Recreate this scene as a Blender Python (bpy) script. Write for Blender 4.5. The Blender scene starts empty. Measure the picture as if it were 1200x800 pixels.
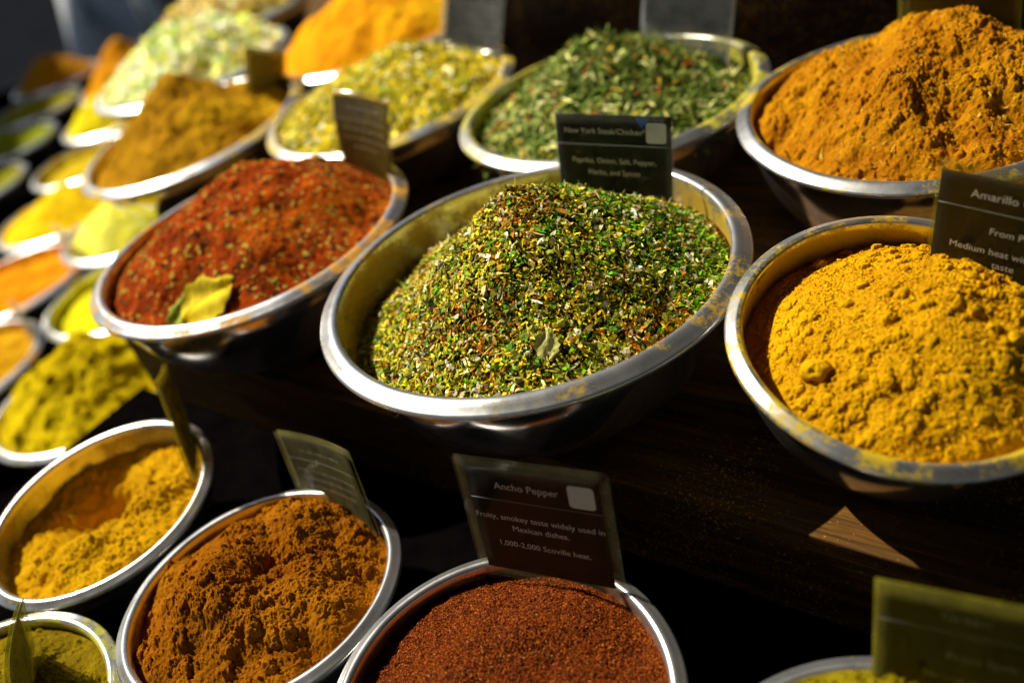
import bpy, math, random
import numpy as np
from mathutils import Matrix, Vector

S = bpy.context.scene
COL = S.collection
EYE = 1.45                                   # height of the lens above the pavement; h below = metres under the lens

# ------------------------------------------------------------------ camera
cam_d = bpy.data.cameras.new('camera')
cam = bpy.data.objects.new('camera', cam_d); COL.objects.link(cam)
RX = Vector((0.94909595, -0.17964546, -0.25873613))
UP = Vector((0.31498711, 0.54129448, 0.77960465))
FW = Vector((0.0, 0.82141816, -0.5703264))
m = Matrix(((RX.x, UP.x, -FW.x), (RX.y, UP.y, -FW.y), (RX.z, UP.z, -FW.z))).to_4x4()
m.translation = Vector((0, 0, EYE))
cam.matrix_world = m
cam_d.sensor_width = 36.0
cam_d.lens = 1042.07 / 1200 * 36
cam_d.clip_start = 0.02; cam_d.clip_end = 400
cam_d.dof.use_dof = True
cam_d.dof.focus_distance = 0.57
cam_d.dof.aperture_fstop = 2.7
S.camera = cam

# ------------------------------------------------------------------ light
SUN_T = Vector((0.71, -0.70, 0)).normalized()      # horizontal way the light travels
SUN_EL = math.radians(50)
w = bpy.data.worlds.new('World'); S.world = w; w.use_nodes = True
nt = w.node_tree; nt.nodes.clear()
sky = nt.nodes.new('ShaderNodeTexSky'); sky.sky_type = 'NISHITA'; sky.sun_disc = False
sky.sun_elevation = SUN_EL
sky.sun_rotation = math.atan2(-SUN_T.x, -SUN_T.y)
bg = nt.nodes.new('ShaderNodeBackground'); bg.inputs['Strength'].default_value = 0.05
wo = nt.nodes.new('ShaderNodeOutputWorld')
nt.links.new(sky.outputs[0], bg.inputs[0]); nt.links.new(bg.outputs[0], wo.inputs[0])
sd = bpy.data.lights.new('sun', 'SUN'); sd.energy = 5.0; sd.angle = math.radians(0.5); sd.color = (1.0, 0.94, 0.80)
sun = bpy.data.objects.new('sun', sd); COL.objects.link(sun)
ldir = Vector((SUN_T.x * math.cos(SUN_EL), SUN_T.y * math.cos(SUN_EL), -math.sin(SUN_EL)))
sun.rotation_euler = ldir.to_track_quat('-Z', 'Y').to_euler()
S.view_settings.view_transform = 'Standard'; S.view_settings.look = 'None'
S.view_settings.exposure = 0.62; S.view_settings.gamma = 1.0
S.render.engine = 'CYCLES'

# ------------------------------------------------------------------ helpers
def P(x, y, h): return Vector((x, y, EYE - h))

def tag(o, label=None, cat=None, group=None, kind=None):
    if label: o['label'] = label
    if cat: o['category'] = cat
    if group: o['group'] = group
    if kind: o['kind'] = kind
    return o

def mesh_np(name, V, F, mat, parent=None, loc=None, smooth=True, attr=None, link=True):
    """V (n,3); F (m,k) int array with k = 3 or 4, or a list of such arrays"""
    Fs = F if isinstance(F, list) else [F]
    me = bpy.data.meshes.new(name)
    me.vertices.add(len(V)); me.vertices.foreach_set('co', np.asarray(V, np.float32).ravel())
    tot = np.concatenate([np.full(len(f), f.shape[1]) for f in Fs])
    idx = np.concatenate([f.ravel() for f in Fs])
    st = np.concatenate([[0], np.cumsum(tot)[:-1]])
    me.loops.add(len(idx)); me.loops.foreach_set('vertex_index', idx.astype(np.int32))
    me.polygons.add(len(tot)); me.polygons.foreach_set('loop_start', st.astype(np.int32))
    me.polygons.foreach_set('loop_total', tot.astype(np.int32))
    me.polygons.foreach_set('use_smooth', np.full(len(tot), smooth))
    me.update(calc_edges=True); me.validate()
    if attr is not None:
        for k, a in attr.items():
            A = me.attributes.new(k, 'FLOAT', 'POINT'); A.data.foreach_set('value', np.asarray(a, np.float32))
    if mat is not None: me.materials.append(mat)
    o = bpy.data.objects.new(name, me)
    COL.objects.link(o)
    if parent is not None: o.parent = parent
    if loc is not None: o.location = loc
    return o

def empty(name, loc):
    o = bpy.data.objects.new(name, None); o.empty_display_size = 0.02
    COL.objects.link(o); o.location = loc
    return o

# ---- lattice noise
def vnoise(x, y, seed):
    xi = np.floor(x).astype(np.int64); yi = np.floor(y).astype(np.int64)
    fx = x - xi; fy = y - yi
    fx = fx * fx * fx * (fx * (fx * 6 - 15) + 10); fy = fy * fy * fy * (fy * (fy * 6 - 15) + 10)
    def hsh(a, b):
        n = (a * 374761393 + b * 668265263 + seed * 974634777) & 0xffffffff
        n = ((n ^ (n >> 13)) * 1274126177) & 0xffffffff
        n = n ^ (n >> 16)
        return (n & 0xffff) / 65535.0
    a = hsh(xi, yi); b = hsh(xi + 1, yi); c = hsh(xi, yi + 1); d = hsh(xi + 1, yi + 1)
    return (a + (b - a) * fx) * (1 - fy) + (c + (d - c) * fx) * fy - 0.5

def fbm(x, y, freq, octs, seed, gain=0.5, ridge=False):
    s = 0; amp = 1
    for i in range(octs):
        ca, sa = math.cos(i * 1.3), math.sin(i * 1.3)
        n = vnoise((x * ca - y * sa) * freq, (x * sa + y * ca) * freq, seed + i * 17)
        s = s + amp * ((0.25 - np.abs(n)) if ridge else n)
        freq *= 2.03; amp *= gain
    return s

# ------------------------------------------------------------------ materials
def newmat(name):
    mt = bpy.data.materials.new(name); mt.use_nodes = True
    n = mt.node_tree; b = n.nodes['Principled BSDF']
    return mt, n, b

def N(n, t, **kw):
    x = n.nodes.new(t)
    for k, v in kw.items():
        if k in x.inputs: x.inputs[k].default_value = v
        else: setattr(x, k, v)
    return x

def noise_node(n, scale, detail=4, rough=0.6, vec=None):
    x = n.nodes.new('ShaderNodeTexNoise'); x.inputs['Scale'].default_value = scale
    x.inputs['Detail'].default_value = detail; x.inputs['Roughness'].default_value = rough
    if vec is not None: n.links.new(vec, x.inputs['Vector'])
    return x

def ramp(n, fac, stops, interp='LINEAR'):
    r = n.nodes.new('ShaderNodeValToRGB'); r.color_ramp.interpolation = interp
    el = r.color_ramp.elements
    while len(el) < len(stops): el.new(0.5)
    for e, (p, c) in zip(el, stops):
        e.position = p; e.color = (*c, 1) if len(c) == 3 else c
    n.links.new(fac, r.inputs[0]); return r

def mixc(n, fac, a, b):
    x = n.nodes.new('ShaderNodeMix'); x.data_type = 'RGBA'
    for sock, v in ((x.inputs[0], fac), (x.inputs[6], a), (x.inputs[7], b)):
        if hasattr(v, 'is_linked'): n.links.new(v, sock)
        elif isinstance(v, (int, float)): sock.default_value = v
        else: sock.default_value = (*v, 1)
    return x.outputs[2]

def powder(name, c1, c2, c3=None, bump=0.5, fine=1500, mid=260, speck=None, rough=1.0, spec=0.05):
    """c1 main colour, c2 darker/redder streaks, c3 crust colour in broad patches"""
    c1, c2, c3 = [None if c is None else (c[0] * 0.97, c[1] * 1.04, c[2] * 0.35) for c in (c1, c2, c3)]
    mt, n, b = newmat(name)
    tc = n.nodes.new('ShaderNodeTexCoord').outputs['Object']
    a = noise_node(n, 38, 5, 0.65, tc)
    r = ramp(n, a.outputs['Fac'], [(0.36, (0, 0, 0)), (0.66, (1, 1, 1))])
    col = mixc(n, r.outputs[0], c1, c2)
    if c3 is not None:
        a2 = noise_node(n, 13, 4, 0.6, tc)
        r2 = ramp(n, a2.outputs['Fac'], [(0.5, (0, 0, 0)), (0.7, (1, 1, 1))])
        col = mixc(n, r2.outputs[0], col, c3)
    if speck:
        for (sc, th, cc) in speck:
            v = n.nodes.new('ShaderNodeTexVoronoi'); v.inputs['Scale'].default_value = sc
            n.links.new(tc, v.inputs['Vector'])
            sp = n.nodes.new('ShaderNodeSeparateColor'); n.links.new(v.outputs['Color'], sp.inputs[0])
            g = n.nodes.new('ShaderNodeMath'); g.operation = 'GREATER_THAN'; g.inputs[1].default_value = th
            n.links.new(sp.outputs[0], g.inputs[0])
            col = mixc(n, g.outputs[0], col, cc)
    n.links.new(col, b.inputs['Base Color'])
    b.inputs['Roughness'].default_value = rough
    b.inputs['Specular IOR Level'].default_value = spec
    f = noise_node(n, fine, 3, 0.7, tc); f2 = noise_node(n, mid, 5, 0.65, tc)
    ad = n.nodes.new('ShaderNodeMath'); ad.operation = 'MULTIPLY_ADD'; ad.inputs[1].default_value = 0.45
    n.links.new(f.outputs['Fac'], ad.inputs[0]); n.links.new(f2.outputs['Fac'], ad.inputs[2])
    bp = n.nodes.new('ShaderNodeBump'); bp.inputs['Strength'].default_value = bump
    bp.inputs['Distance'].default_value = 0.0022
    n.links.new(ad.outputs[0], bp.inputs['Height']); n.links.new(bp.outputs[0], b.inputs['Normal'])
    return mt

def flake_mat(name, stops, rough=0.75, spec=0.08, trans=0.22):
    mt, n, b = newmat(name)
    at = n.nodes.new('ShaderNodeAttribute'); at.attribute_name = 'rnd'
    r = ramp(n, at.outputs['Fac'], stops, 'CONSTANT')
    a2 = n.nodes.new('ShaderNodeAttribute'); a2.attribute_name = 'val'
    hs = n.nodes.new('ShaderNodeHueSaturation')
    mr = n.nodes.new('ShaderNodeMapRange'); mr.inputs['To Min'].default_value = 0.6; mr.inputs['To Max'].default_value = 1.7
    n.links.new(a2.outputs['Fac'], mr.inputs['Value']); n.links.new(mr.outputs[0], hs.inputs['Value'])
    n.links.new(r.outputs[0], hs.inputs['Color']); n.links.new(hs.outputs[0], b.inputs['Base Color'])
    b.inputs['Roughness'].default_value = rough; b.inputs['Specular IOR Level'].default_value = spec
    if trans:                                    # thin dry leaf lets some sun through
        tl = n.nodes.new('ShaderNodeBsdfTranslucent'); n.links.new(hs.outputs[0], tl.inputs['Color'])
        mx = n.nodes.new('ShaderNodeMixShader'); mx.inputs[0].default_value = trans
        n.links.new(b.outputs[0], mx.inputs[1]); n.links.new(tl.outputs[0], mx.inputs[2])
        n.links.new(mx.outputs[0], n.nodes['Material Output'].inputs[0])
    return mt

def steel(name, dust, amount, lip_amount=0.35):
    """stainless steel: fine turned scratches, a dull film that also imitates reflections, spice dust caught on lip and inner wall.
    vertex attribute 'zone': 0 outside, 1 lip, 2 inside"""
    mt, n, b = newmat(name)
    tc = n.nodes.new('ShaderNodeTexCoord').outputs['Object']
    at = n.nodes.new('ShaderNodeAttribute'); at.attribute_name = 'zone'; zone = at.outputs['Fac']
    b.inputs['Base Color'].default_value = (0.62, 0.61, 0.59, 1); b.inputs['Metallic'].default_value = 1.0
    sep = n.nodes.new('ShaderNodeSeparateXYZ'); n.links.new(tc, sep.inputs[0])
    ln = n.nodes.new('ShaderNodeVectorMath'); ln.operation = 'LENGTH'
    cx = n.nodes.new('ShaderNodeCombineXYZ'); n.links.new(sep.outputs[0], cx.inputs[0]); n.links.new(sep.outputs[1], cx.inputs[1])
    n.links.new(cx.outputs[0], ln.inputs[0])
    rz = n.nodes.new('ShaderNodeCombineXYZ'); n.links.new(ln.outputs['Value'], rz.inputs[0]); n.links.new(sep.outputs[2], rz.inputs[2])
    brush = noise_node(n, 900, 2, 0.5, rz.outputs[0])
    smear = noise_node(n, 30, 5, 0.7, tc)
    rr = n.nodes.new('ShaderNodeMapRange'); rr.inputs['From Min'].default_value = 0.3; rr.inputs['From Max'].default_value = 0.75
    rr.inputs['To Min'].default_value = 0.10; rr.inputs['To Max'].default_value = 0.24
    n.links.new(smear.outputs['Fac'], rr.inputs['Value'])
    z1 = n.nodes.new('ShaderNodeMath'); z1.operation = 'GREATER_THAN'; z1.inputs[1].default_value = 0.5; n.links.new(zone, z1.inputs[0])
    ar = n.nodes.new('ShaderNodeMath'); ar.operation = 'MULTIPLY_ADD'; ar.inputs[1].default_value = 0.13
    n.links.new(z1.outputs[0], ar.inputs[0]); n.links.new(rr.outputs[0], ar.inputs[2]); n.links.new(ar.outputs[0], b.inputs['Roughness'])
    bp = n.nodes.new('ShaderNodeBump'); bp.inputs['Strength'].default_value = 0.06; bp.inputs['Distance'].default_value = 0.0006
    n.links.new(brush.outputs['Fac'], bp.inputs['Height']); n.links.new(bp.outputs[0], b.inputs['Normal'])
    # dull greyish film, also imitating bright reflections; strongest on lip and inside
    film = n.nodes.new('ShaderNodeBsdfDiffuse'); film.inputs['Color'].default_value = (0.66, 0.67, 0.68, 1)
    mx = n.nodes.new('ShaderNodeMixShader')
    ff = n.nodes.new('ShaderNodeMapRange'); ff.inputs['From Min'].default_value = 0; ff.inputs['From Max'].default_value = 1
    ff.inputs['To Min'].default_value = 0.022; ff.inputs['To Max'].default_value = 0.08
    n.links.new(zone, ff.inputs['Value']); n.links.new(ff.outputs[0], mx.inputs[0])
    n.links.new(b.outputs[0], mx.inputs[1]); n.links.new(film.outputs[0], mx.inputs[2])
    # spice dust
    d = n.nodes.new('ShaderNodeBsdfDiffuse'); d.inputs['Color'].default_value = (*dust, 1)
    na = noise_node(n, 22, 6, 0.72, tc); nb = noise_node(n, 420, 3, 0.6, tc)
    sm = n.nodes.new('ShaderNodeMath'); sm.operation = 'MULTIPLY_ADD'; sm.inputs[1].default_value = 0.28
    n.links.new(nb.outputs['Fac'], sm.inputs[0]); n.links.new(na.outputs['Fac'], sm.inputs[2])
    # threshold falls with zone: 0 -> .9 ; 1 -> lip ; 2 -> inside
    th = n.nodes.new('ShaderNodeValToRGB'); th.color_ramp.elements[0].position = 0.0; th.color_ramp.elements[1].position = 1.0
    t0, t1, t2 = 1.05, 0.80 - lip_amount * 0.42, 0.80 - amount * 0.42
    th.color_ramp.elements[0].color = (t0, t0, t0, 1); th.color_ramp.elements[1].color = (t2, t2, t2, 1)
    e = th.color_ramp.elements.new(0.5); e.color = (t1, t1, t1, 1)
    hf = n.nodes.new('ShaderNodeMath'); hf.operation = 'MULTIPLY'; hf.inputs[1].default_value = 0.5
    n.links.new(zone, hf.inputs[0]); n.links.new(hf.outputs[0], th.inputs[0])
    sb = n.nodes.new('ShaderNodeMath'); sb.operation = 'SUBTRACT'; n.links.new(sm.outputs[0], sb.inputs[0]); n.links.new(th.outputs[0], sb.inputs[1])
    ml = n.nodes.new('ShaderNodeMath'); ml.operation = 'MULTIPLY'; ml.inputs[1].default_value = 9; ml.use_clamp = True
    n.links.new(sb.outputs[0], ml.inputs[0])
    cl = n.nodes.new('ShaderNodeMath'); cl.operation = 'MULTIPLY'; cl.inputs[1].default_value = 0.88
    n.links.new(ml.outputs[0], cl.inputs[0])
    m2 = n.nodes.new('ShaderNodeMixShader'); n.links.new(cl.outputs[0], m2.inputs[0])
    n.links.new(mx.outputs[0], m2.inputs[1]); n.links.new(d.outputs[0], m2.inputs[2])
    n.links.new(m2.outputs[0], n.nodes['Material Output'].inputs[0])
    return mt

def wood(name, ang, lo=(0.016, 0.008, 0.004), hi=(0.20, 0.085, 0.008), worn=(0.22, 0.12, 0.035), dust=(0.5, 0.26, 0.02)):
    mt, n, b = newmat(name)
    tc = n.nodes.new('ShaderNodeTexCoord').outputs['Object']
    mp = n.nodes.new('ShaderNodeMapping'); mp.inputs['Rotation'].default_value = (0, 0, -ang)
    n.links.new(tc, mp.inputs[0])
    m2 = n.nodes.new('ShaderNodeMapping'); m2.inputs['Scale'].default_value = (3.5, 75, 75); n.links.new(mp.outputs[0], m2.inputs[0])
    g = noise_node(n, 1.0, 7, 0.68, m2.outputs[0])
    m3 = n.nodes.new('ShaderNodeMapping'); m3.inputs['Scale'].default_value = (18, 420, 420); n.links.new(mp.outputs[0], m3.inputs[0])
    g2 = noise_node(n, 1.0, 3, 0.6, m3.outputs[0])
    r = ramp(n, g.outputs['Fac'], [(0.34, lo), (0.52, tuple((a + c) / 2 for a, c in zip(lo, hi))), (0.68, hi)])
    r2 = ramp(n, g2.outputs['Fac'], [(0.40, (0.35, 0.35, 0.35)), (0.6, (1, 1, 1))])
    mu = n.nodes.new('ShaderNodeMix'); mu.data_type = 'RGBA'; mu.blend_type = 'MULTIPLY'; mu.inputs[0].default_value = 0.8
    n.links.new(r.outputs[0], mu.inputs[6]); n.links.new(r2.outputs[0], mu.inputs[7])
    wn = noise_node(n, 17, 6, 0.75, tc)
    wr = ramp(n, wn.outputs['Fac'], [(0.64, (0, 0, 0)), (0.70, (0.7, 0.7, 0.7))])
    col = mixc(n, wr.outputs[0], mu.outputs[2], worn)
    dn = noise_node(n, 480, 2, 0.5, tc); dm = noise_node(n, 9, 3, 0.6, tc)
    ma = n.nodes.new('ShaderNodeMath'); ma.operation = 'MULTIPLY_ADD'; ma.inputs[1].default_value = 0.45
    n.links.new(dm.outputs['Fac'], ma.inputs[0]); n.links.new(dn.outputs['Fac'], ma.inputs[2])
    dr = ramp(n, ma.outputs[0], [(0.86, (0, 0, 0)), (0.95, (0.9, 0.9, 0.9))])
    col = mixc(n, dr.outputs[0], col, dust)
    n.links.new(col, b.inputs['Base Color'])
    b.inputs['Roughness'].default_value = 0.55; b.inputs['Specular IOR Level'].default_value = 0.12
    bp = n.nodes.new('ShaderNodeBump'); bp.inputs['Strength'].default_value = 0.5; bp.inputs['Distance'].default_value = 0.001
    n.links.new(g2.outputs['Fac'], bp.inputs['Height']); n.links.new(bp.outputs[0], b.inputs['Normal'])
    return mt

def plain(name, col, rough=0.6, spec=0.4, metal=0.0, nscale=None, var=0.3):
    mt, n, b = newmat(name)
    b.inputs['Roughness'].default_value = rough; b.inputs['Specular IOR Level'].default_value = spec
    b.inputs['Metallic'].default_value = metal
    tc = n.nodes.new('ShaderNodeTexCoord').outputs['Object']
    a = noise_node(n, nscale or 60, 5, 0.65, tc)
    c2 = tuple(c * (1 - var) for c in col)
    r = ramp(n, a.outputs['Fac'], [(0.35, col), (0.7, c2)])
    n.links.new(r.outputs[0], b.inputs['Base Color'])
    return mt

def sleeve_mat(name, dust, dusty=0.25, gloss=0.12):
    """clear plastic sleeve, see-through, with a dusty film"""
    mt, n, b = newmat(name); n.nodes.remove(b)
    tr = n.nodes.new('ShaderNodeBsdfTransparent'); tr.inputs[0].default_value = (0.93, 0.93, 0.90, 1)
    gl = n.nodes.new('ShaderNodeBsdfGlossy'); gl.inputs['Roughness'].default_value = 0.12
    fr = n.nodes.new('ShaderNodeLayerWeight'); fr.inputs['Blend'].default_value = 0.35
    fm = n.nodes.new('ShaderNodeMath'); fm.operation = 'MULTIPLY_ADD'; fm.inputs[1].default_value = 0.035; fm.inputs[2].default_value = gloss * 0.05
    n.links.new(fr.outputs['Fresnel'], fm.inputs[0])
    m1 = n.nodes.new('ShaderNodeMixShader'); n.links.new(fm.outputs[0], m1.inputs[0]); n.links.new(tr.outputs[0], m1.inputs[1]); n.links.new(gl.outputs[0], m1.inputs[2])
    df = n.nodes.new('ShaderNodeBsdfDiffuse'); df.inputs[0].default_value = (*dust, 1)
    tl = n.nodes.new('ShaderNodeBsdfTranslucent'); tl.inputs[0].default_value = (*dust, 1)
    dd = n.nodes.new('ShaderNodeMixShader'); dd.inputs[0].default_value = 0.15
    n.links.new(df.outputs[0], dd.inputs[1]); n.links.new(tl.outputs[0], dd.inputs[2])
    tc = n.nodes.new('ShaderNodeTexCoord').outputs['Object']
    a = noise_node(n, 45, 6, 0.7, tc); a2 = noise_node(n, 700, 2, 0.6, tc)
    sm = n.nodes.new('ShaderNodeMath'); sm.operation = 'MULTIPLY_ADD'; sm.inputs[1].default_value = 0.5
    n.links.new(a2.outputs['Fac'], sm.inputs[0]); n.links.new(a.outputs['Fac'], sm.inputs[2])
    mr = n.nodes.new('ShaderNodeMapRange'); mr.inputs['From Min'].default_value = 0.5; mr.inputs['From Max'].default_value = 1.0
    mr.inputs['To Min'].default_value = dusty * 0.12; mr.inputs['To Max'].default_value = min(1, dusty * 1.2)
    n.links.new(sm.outputs[0], mr.inputs['Value'])
    m2 = n.nodes.new('ShaderNodeMixShader'); n.links.new(mr.outputs[0], m2.inputs[0]); n.links.new(m1.outputs[0], m2.inputs[1]); n.links.new(dd.outputs[0], m2.inputs[2])
    n.links.new(m2.outputs[0], n.nodes['Material Output'].inputs[0])
    return mt

# ------------------------------------------------------------------ the stall
E = np.array([0.7071, -0.7071]); NV = np.array([-0.7071, -0.7071])      # along the shelves / out of them towards the viewer
def en(e, n): return tuple(E * e + NV * n)

def prism(name, poly, h_top, h_bot, mat, parent=None, bevel=0.0015):
    """board or block: polygon in plan (counter-clockwise), between two levels"""
    k = len(poly)
    ar = sum(poly[i][0] * poly[(i + 1) % k][1] - poly[(i + 1) % k][0] * poly[i][1] for i in range(k))
    if ar < 0: poly = poly[::-1]
    me = bpy.data.meshes.new(name)
    v = [(x, y, EYE - h_bot) for x, y in poly] + [(x, y, EYE - h_top) for x, y in poly]
    f = [tuple(range(k))[::-1], tuple(range(k, 2 * k))] + [(i, (i + 1) % k, (i + 1) % k + k, i + k) for i in range(k)]
    me.from_pydata(v, [], f); me.update(); me.materials.append(mat)
    o = bpy.data.objects.new(name, me); COL.objects.link(o)
    if parent: o.parent = parent
    if bevel:
        md = o.modifiers.new('bevel', 'BEVEL'); md.width = bevel; md.segments = 2; md.limit_method = 'ANGLE'
    return o

WOOD = wood('dark_wood', -math.pi / 4)
WOOD2 = wood('dark_wood_side', math.pi / 2 + 0.03, hi=(0.07, 0.035, 0.014))
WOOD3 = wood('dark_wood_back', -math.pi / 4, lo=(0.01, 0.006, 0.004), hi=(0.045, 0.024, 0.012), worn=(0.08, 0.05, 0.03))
HT, HF, HL = 0.438, 0.516, 0.676                                        # tops: upper shelf, front step, left deck
stall = empty('spice_stall', (0, 0, 0))
tag(stall, 'dark stained wooden stepped stall carrying all the spice bowls', 'market stall')
C0 = en(-0.90, -0.334)
prism('shelf', [C0, en(1.3, -0.334), en(1.3, -1.6), (-0.50, 3.3), (-0.46, 3.3)], HT, HL + 0.02, WOOD, stall)
BLK = plain('deep_shade_black', (0.0025, 0.002, 0.002), 1.0, 0.0, nscale=40, var=0.5)  # near-black colour stands in for the deep shade between the bowls
prism('step', [en(-0.93, -0.3325), en(1.3, -0.3325), en(1.3, 0.30), en(-0.93, 0.30)], HF, HL + 0.06, BLK, stall)
prism('deck', [(-0.62, 0.62), (-0.38, 0.86), (-0.43, 3.5), (-1.85, 3.6), (-1.95, 0.5)], HL, HL + 0.05, BLK, stall)
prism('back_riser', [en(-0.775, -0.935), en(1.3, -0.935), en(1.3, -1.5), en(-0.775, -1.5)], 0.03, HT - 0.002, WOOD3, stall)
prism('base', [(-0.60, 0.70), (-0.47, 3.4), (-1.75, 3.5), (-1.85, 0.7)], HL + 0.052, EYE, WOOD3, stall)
gm = plain('pavement', (0.010, 0.011, 0.014), 1.0, 0.0, nscale=3, var=0.4)
tag(prism('ground', [(-60, -30), (60, -30), (60, 80), (-60, 80)], EYE, EYE + 0.1, gm, None, 0), kind='structure')

# ------------------------------------------------------------------ bowls
def bowl_frame(x, y, h, tx=0.0, ty=0.0):
    n = Vector((math.radians(tx), math.radians(ty), 1)).normalized()
    q = Vector((0, 0, 1)).rotation_difference(n)
    return Matrix.Translation(P(x, y, h)) @ q.to_matrix().to_4x4()

class Bowl: pass

def make_bowl(x, y, h, R, D, label, dust, amount=0.5, lip=0.3, tx=0, ty=0, flip=0.076, seg=160, cat='bowl'):
    """lathe: D = depth under the rim plane"""
    b = Bowl(); b.R = R; b.D = D; b.M = bowl_frame(x, y, h, tx, ty)
    b.Ri = R * (1 - flip); b.rb = R * 0.40
    def wall(t):
        t = np.clip(np.asarray(t, float) / D, 0, 1)
        return b.rb + (b.Ri - b.rb) * (1 - t ** 1.75) ** 0.62
    b.wall = wall
    lw = R - b.Ri
    LIPZ = 0.0042 * R / 0.158
    pts = []                                   # (r, z, zone)
    for i in range(9):                         # outer roll, from underside
        a = math.radians(-100 + i * 22)
        pts.append((R - 0.0025 + 0.0025 * math.cos(a), -0.0027 + 0.0025 * math.sin(a), 0.55 if i < 3 else 1))
    for q in (0.25, 0.5, 0.72, 0.88): pts.append((R - 0.003 - (lw - 0.003) * q, -0.0002 + LIPZ * (1 - (1 - q) ** 2), 1))
    for a in (20, 45, 70): pts.append((b.Ri - 0.003 + 0.003 * (1 - math.sin(math.radians(a))), LIPZ - 0.0004 - 0.004 * (1 - math.cos(math.radians(a))), 1.3))
    ts = np.concatenate([np.linspace(0.006, D * 0.96, 26), D * (1 - np.array([0.022, 0.01, 0.003]))])
    for t in ts: pts.append((float(wall(t)) - 0.003 * max(0, 1 - t / 0.02), -t, 2))
    pts += [(b.rb, -D, 2), (b.rb * 0.5, -D, 2), (0.0005, -D, 2)]
    th = 0.0011
    pts += [(0.0005, -D - th, 0), (b.rb * 0.5, -D - th, 0), (b.rb, -D - th, 0)]
    for t in ts[::-1]: pts.append((float(wall(t)) - 0.003 * max(0, 1 - t / 0.02) + th, -t - th * 0.6, 0))
    pts += [(b.Ri + 0.002, -0.0052, 0), (R - 0.006, -0.0052, 0)]
    pr = np.array(pts); K = len(pr)
    a = np.linspace(0, 2 * np.pi, seg, endpoint=False)
    dent = 1 + 0.0016 * np.sin(2 * a + x * 40) + 0.0009 * np.sin(5 * a + y * 31)
    V = np.zeros((seg, K, 3)); V[:, :, 0] = (pr[:, 0][None] * dent[:, None]) * np.cos(a)[:, None]
    V[:, :, 1] = (pr[:, 0][None] * dent[:, None]) * np.sin(a)[:, None]
    V[:, :, 2] = pr[:, 1][None] + 0.0007 * np.sin(3 * a + x * 17)[:, None] * (pr[:, 1][None] > -0.01)
    i, j = np.meshgrid(np.arange(seg), np.arange(K), indexing='ij'); i = i.ravel(); j = j.ravel()
    F = np.stack([i * K + j, i * K + (j + 1) % K, ((i + 1) % seg) * K + (j + 1) % K, ((i + 1) % seg) * K + j], 1)
    mt = steel('steel_' + label[:18].replace(' ', '_'), dust, amount, lip)
    zone = np.tile(pr[:, 2], seg)
    o = mesh_np('steel_bowl', V.reshape(-1, 3), F, mt, attr={'zone': zone})
    o.matrix_world = b.M
    tag(o, label, cat, 'stainless steel bowls of spice on the stall')
    b.obj = o
    return b

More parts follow.
